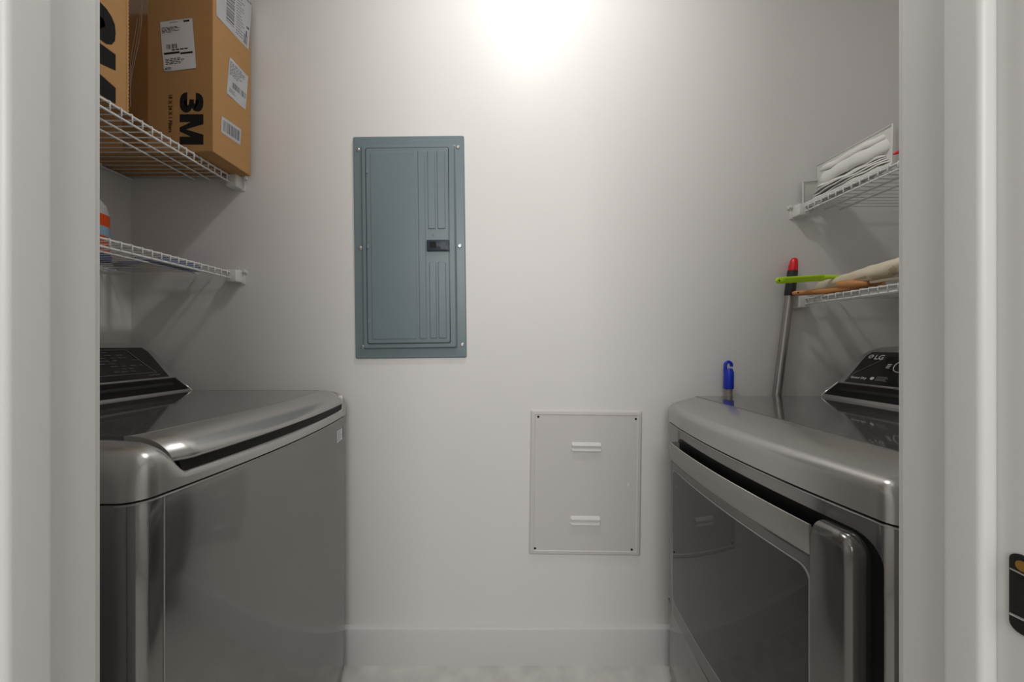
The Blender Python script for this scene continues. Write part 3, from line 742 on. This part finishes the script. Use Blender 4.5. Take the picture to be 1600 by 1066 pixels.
def cloth(i, x0, x1, y0, y1, z, th, lean, seed, label):
    r_ = random.Random(seed); ph = r_.uniform(0, 6)
    rings = []; n = 34
    for k in range(n+1):
        t = k/n; y = y0+(y1-y0)*t; ends = min(1, math.sin(PI*min(1, max(0, t*.98+.01)))*4)
        wav = .0022*math.sin(t*9+ph)+.0012*math.sin(t*23+ph*2)
        sag = z + lean*t + .0035*math.sin(t*PI*1.3+ph*.3) + wav
        xf = x0+.004*math.sin(t*7+ph)+(x1-x0)*.22*(1-ends); hh = th*(.35+.65*ends)
        ring = []
        for q in range(14):
            a = 2*PI*q/14; cx_, cz_ = math.cos(a), math.sin(a)
            ring.append(Vector(((xf+x1)/2-(x1-xf)/2*math.copysign(abs(cx_)**.45, cx_), y, sag+hh/2*math.copysign(abs(cz_)**.8, cz_)+(.004 if cx_ < -.2 else -.006*cx_*(cx_ > 0)) )))
        rings.append(ring)
    o = build('folded_cloth', loft(NB(), rings), 'cloth', None, 60)
    tag(o, label, 'cloth', 'white cloths in the bin'); return o
names = ['bottom', 'second', 'third', 'fourth', 'fifth', 'sixth']
spec = [(1.054, 1.100, .985, 1.232, .013, .011, .0), (1.053, 1.100, .980, 1.236, .0215, .007, .002), (1.052, 1.100, .978, 1.234, .0285, .0065, .004),
        (1.052, 1.100, .985, 1.230, .0350, .0065, .007), (1.054, 1.098, .990, 1.215, .0425, .010, .010), (1.052, 1.100, .968, 1.203, .0640, .042, .014), (1.060, 1.102, .972, 1.205, .094, .022, .020)]
lbls = ['white folded cloth at the bottom of the bin, under all the others', 'white folded cloth lying second from the bottom in the bin', 'white folded cloth third from the bottom of the stack in the bin', 'thin white folded cloth in the middle of the stack, fourth from the bottom',
        'white folded cloth third from the top of the stack in the bin', 'thick white folded cloth just below the topmost one in the bin', 'topmost white folded cloth heaped against the back of the bin']
for i, (a, b, c_, d_, z, th, ln) in enumerate(spec): cloth(i, a, b, c_, d_, ZU+z, th, ln, 11+i, lbls[i])
rc = thing('red_cap', (1.0, .90, ZU), 'small red plastic item beside the cloth bin at the doorway edge', 'cap')
build('tip', tube(NB(), [(1.013, .926, ZU+.008), (1.018, .912, ZU+.009), (1.03, .88, ZU+.010)], [.002, .006, .009], 10), 'red', rc, 60)

# ------------------------------------------------------------------ lower right shelf: roll, sticks, lime handle
ZR = 1.3103
rings = []; rr_ = random.Random(4)
for k in range(41):
    t = k/40; c0 = Vector((1.098, 1.235, ZR+.034)); c1 = Vector((1.020, .80, ZR+.048)); cc = c0.lerp(c1, t); u, v = frame(c1-c0)
    ring = []
    for q in range(24):
        a = 2*PI*q/24; rad = .0195+.003*t + .0010*math.sin(3*a+t*11)+.0007*math.sin(5*a-t*23)+.0008*math.sin(t*60+2*a)
        ring.append(cc+(u*math.cos(a)+v*math.sin(a))*rad)
    rings.append(ring)
rl = thing('paper_roll', (1.06, 1.02, ZR+.01), 'cream crumpled roll lying on wooden sticks on the lower right shelf', 'roll')
build('roll', loft(NB(), rings), 'cream', rl, 60)
bm = NB(); 
for k in range(5):
    t0 = .25+.13*k; c0 = Vector((1.098, 1.235, ZR+.034)); c1 = Vector((1.020, .80, ZR+.048)); u, v = frame(c1-c0); 
    loft(bm, [[(c0.lerp(c1, t0+j*.03))+Vector((-.0205*math.cos(.15*k-.5-q*.35), 0, .0215*math.sin(.15*k-.5-q*.35)))*(1.04+.05*math.sin(j+q)) for q in range(5)] for j in range(6)], closed=False, cap0=False, cap1=False)
M['cream2'] = mat('brownish_liner_fold', (.62, .50, .32), .7, noise=.15, nscale=30, bump=.4, bscale=40)  # brownish wrapper layer lapped under the cream roll
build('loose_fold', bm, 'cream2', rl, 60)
g = 'wooden sticks on the lower right shelf'
st = thing('wooden_stick', (1.02, 1.18, ZR), 'longest orange wooden stick with a hole in its end, poking past the shelf', 'stick', g)
a, b = Vector((.977, 1.212, ZR+.0095)), Vector((1.100, 1.13, ZR+.0095))
build('shaft', tube(NB(), [a, a.lerp(b, .04), a.lerp(b, .12), a.lerp(b, .6), b], [.004, .0075, .009, .0095, .0095], 14), 'wood', st, 60)
hp = a.lerp(b, .10)
build('hole', disc(NB(), hp+Vector((-.004, -.0072, .0005)), (-.5, -.86, 0), .0026, .001, 10), 'hole', st)
st = thing('wooden_stick', (1.11, 1.15, ZR), 'thick orange wooden stick with a round cut end, lying higher under the roll', 'stick', g)
a, b = Vector((1.037, 1.105, ZR+.0205)), Vector((1.060, 1.035, ZR+.0135))
build('shaft', tube(NB(), [a, a.lerp(b, .03), a.lerp(b, .5), b], [.0105, .0125, .012, .007], 14), 'wood', st, 60)
st = thing('wooden_stick', (1.08, 1.10, ZR), 'short orange wooden stick lying directly on the shelf below the thick one', 'stick', g)
build('shaft', tube(NB(), [(1.066, 1.128, ZR+.0095), (1.070, 1.12, ZR+.0095), (1.10, 1.03, ZR+.0095)], [.007, .0095, .009], 12), 'wood', st, 60)
st = thing('wooden_stick', (1.10, 1.0, ZR), 'pale cream stick lying at the front of the shelf nearest the doorway', 'stick', g)
build('shaft', tube(NB(), [(1.062, 1.030, ZR+.016), (1.060, .99, ZR+.0155), (1.060, .90, ZR+.012)], [.005, .006, .004], 10), 'cream', st, 60)
lt = thing('plastic_tool', (1.0, 1.16, ZR+.03), 'lime green plastic tool handle sticking out past the lower right shelf', 'tool')
a0, b0 = Vector((.897, 1.180, EYE+.2175)), Vector((1.135, 1.150, EYE+.234))
d = (b0-a0).normalized(); up = Vector((0, -.25, 1)).normalized(); up = (up-d*up.dot(d)).normalized(); nn = d.cross(up)
L = (b0-a0).length
def lm(u, v, h): return a0+d*u+up*v-nn*h*(1 if nn.y > 0 else -1)
def outl(i): return [(x, z) for x, z in rrect(0+i, -.0105+i, .150-i, .0105-i, .010-i*.8, 6)]
build('grip', loft(NB(), [[lm(u, v-u*.02, h) for u, v in outl(i)] for i, h in ((0, -.004), (0, .003), (.0012, .004))]), 'lime', lt, 40)
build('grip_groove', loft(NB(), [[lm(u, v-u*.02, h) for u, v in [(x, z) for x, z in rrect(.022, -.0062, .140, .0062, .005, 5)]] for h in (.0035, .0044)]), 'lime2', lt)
build('neck', tube(NB(), [lm(.145, -.002, 0), lm(.18, -.003, 0), lm(.20, -.004, 0)], [.0085, .006, .005], 10), 'lime', lt, 50)
build('hang_hole', disc(NB(), lm(.0085, 0, .0035), lm(0, 0, 1)-lm(0, 0, 0), .0028, .0008, 10), 'hole', lt)

# ------------------------------------------------------------------ poles behind the dryer
pl = thing('broom_handle', (.812, 1.228, 0), 'grey metal pole with black grip and red cap leaning behind the dryer', 'pole')
p0 = Vector((.812, 1.228, 0)); p1 = Vector((1.012, 1.245, 1.451)); pdir = (p1-p0)
def pp(z): return p0+pdir*(z/1.451)
build('shaft', tube(NB(), [pp(.0), pp(.5), pp(1.0), pp(1.33)], .0135, 18), 'pole', pl, 60)
build('grip', tube(NB(), [pp(1.315), pp(1.32), pp(1.36), pp(1.404)], [.014, .0165, .016, .0155], 18), 'grip', pl, 60)
build('cap', tube(NB(), [pp(1.403), pp(1.42), pp(1.440), pp(1.447), pp(1.451)], [.0150, .0140, .0115, .0090, .003], 18), 'red', pl, 60)
hk = thing('mop_handle', (.771, 1.236, 0), 'blue hooked handle end on a thin pole standing behind the dryer', 'pole')
build('shaft', tube(NB(), [(.771, 1.236, 0), (.771, 1.236, .6), (.773, 1.236, 1.0)], .0125, 16), 'poled', hk, 60)
bm = tube(NB(), [(.773, 1.236, .988), (.773, 1.236, .99), (.774, 1.236, 1.045), (.772, 1.236, 1.058)], [.0155, .0165, .0160, .0125], 16)
build('sleeve', bm, 'blue', hk, 60)
arcp = [(.7615, 1.236, 1.045), (.7615, 1.236, 1.068)] + [(.7725-.0110*math.cos(a), 1.236, 1.070+.0125*math.sin(a)) for a in [PI*k/8 for k in range(1, 9)]] + [(.7825, 1.236, 1.0655)]
build('hook', tube(NB(), arcp, [.0055]*(len(arcp)-1)+[.0045], 10), 'blue', hk, 60)

for o in bpy.data.objects:
    if o.name.split('.')[0] in ('label_print', 'fine_print', 'panel_print', 'tape_glare'): o['kind'] = 'stuff'
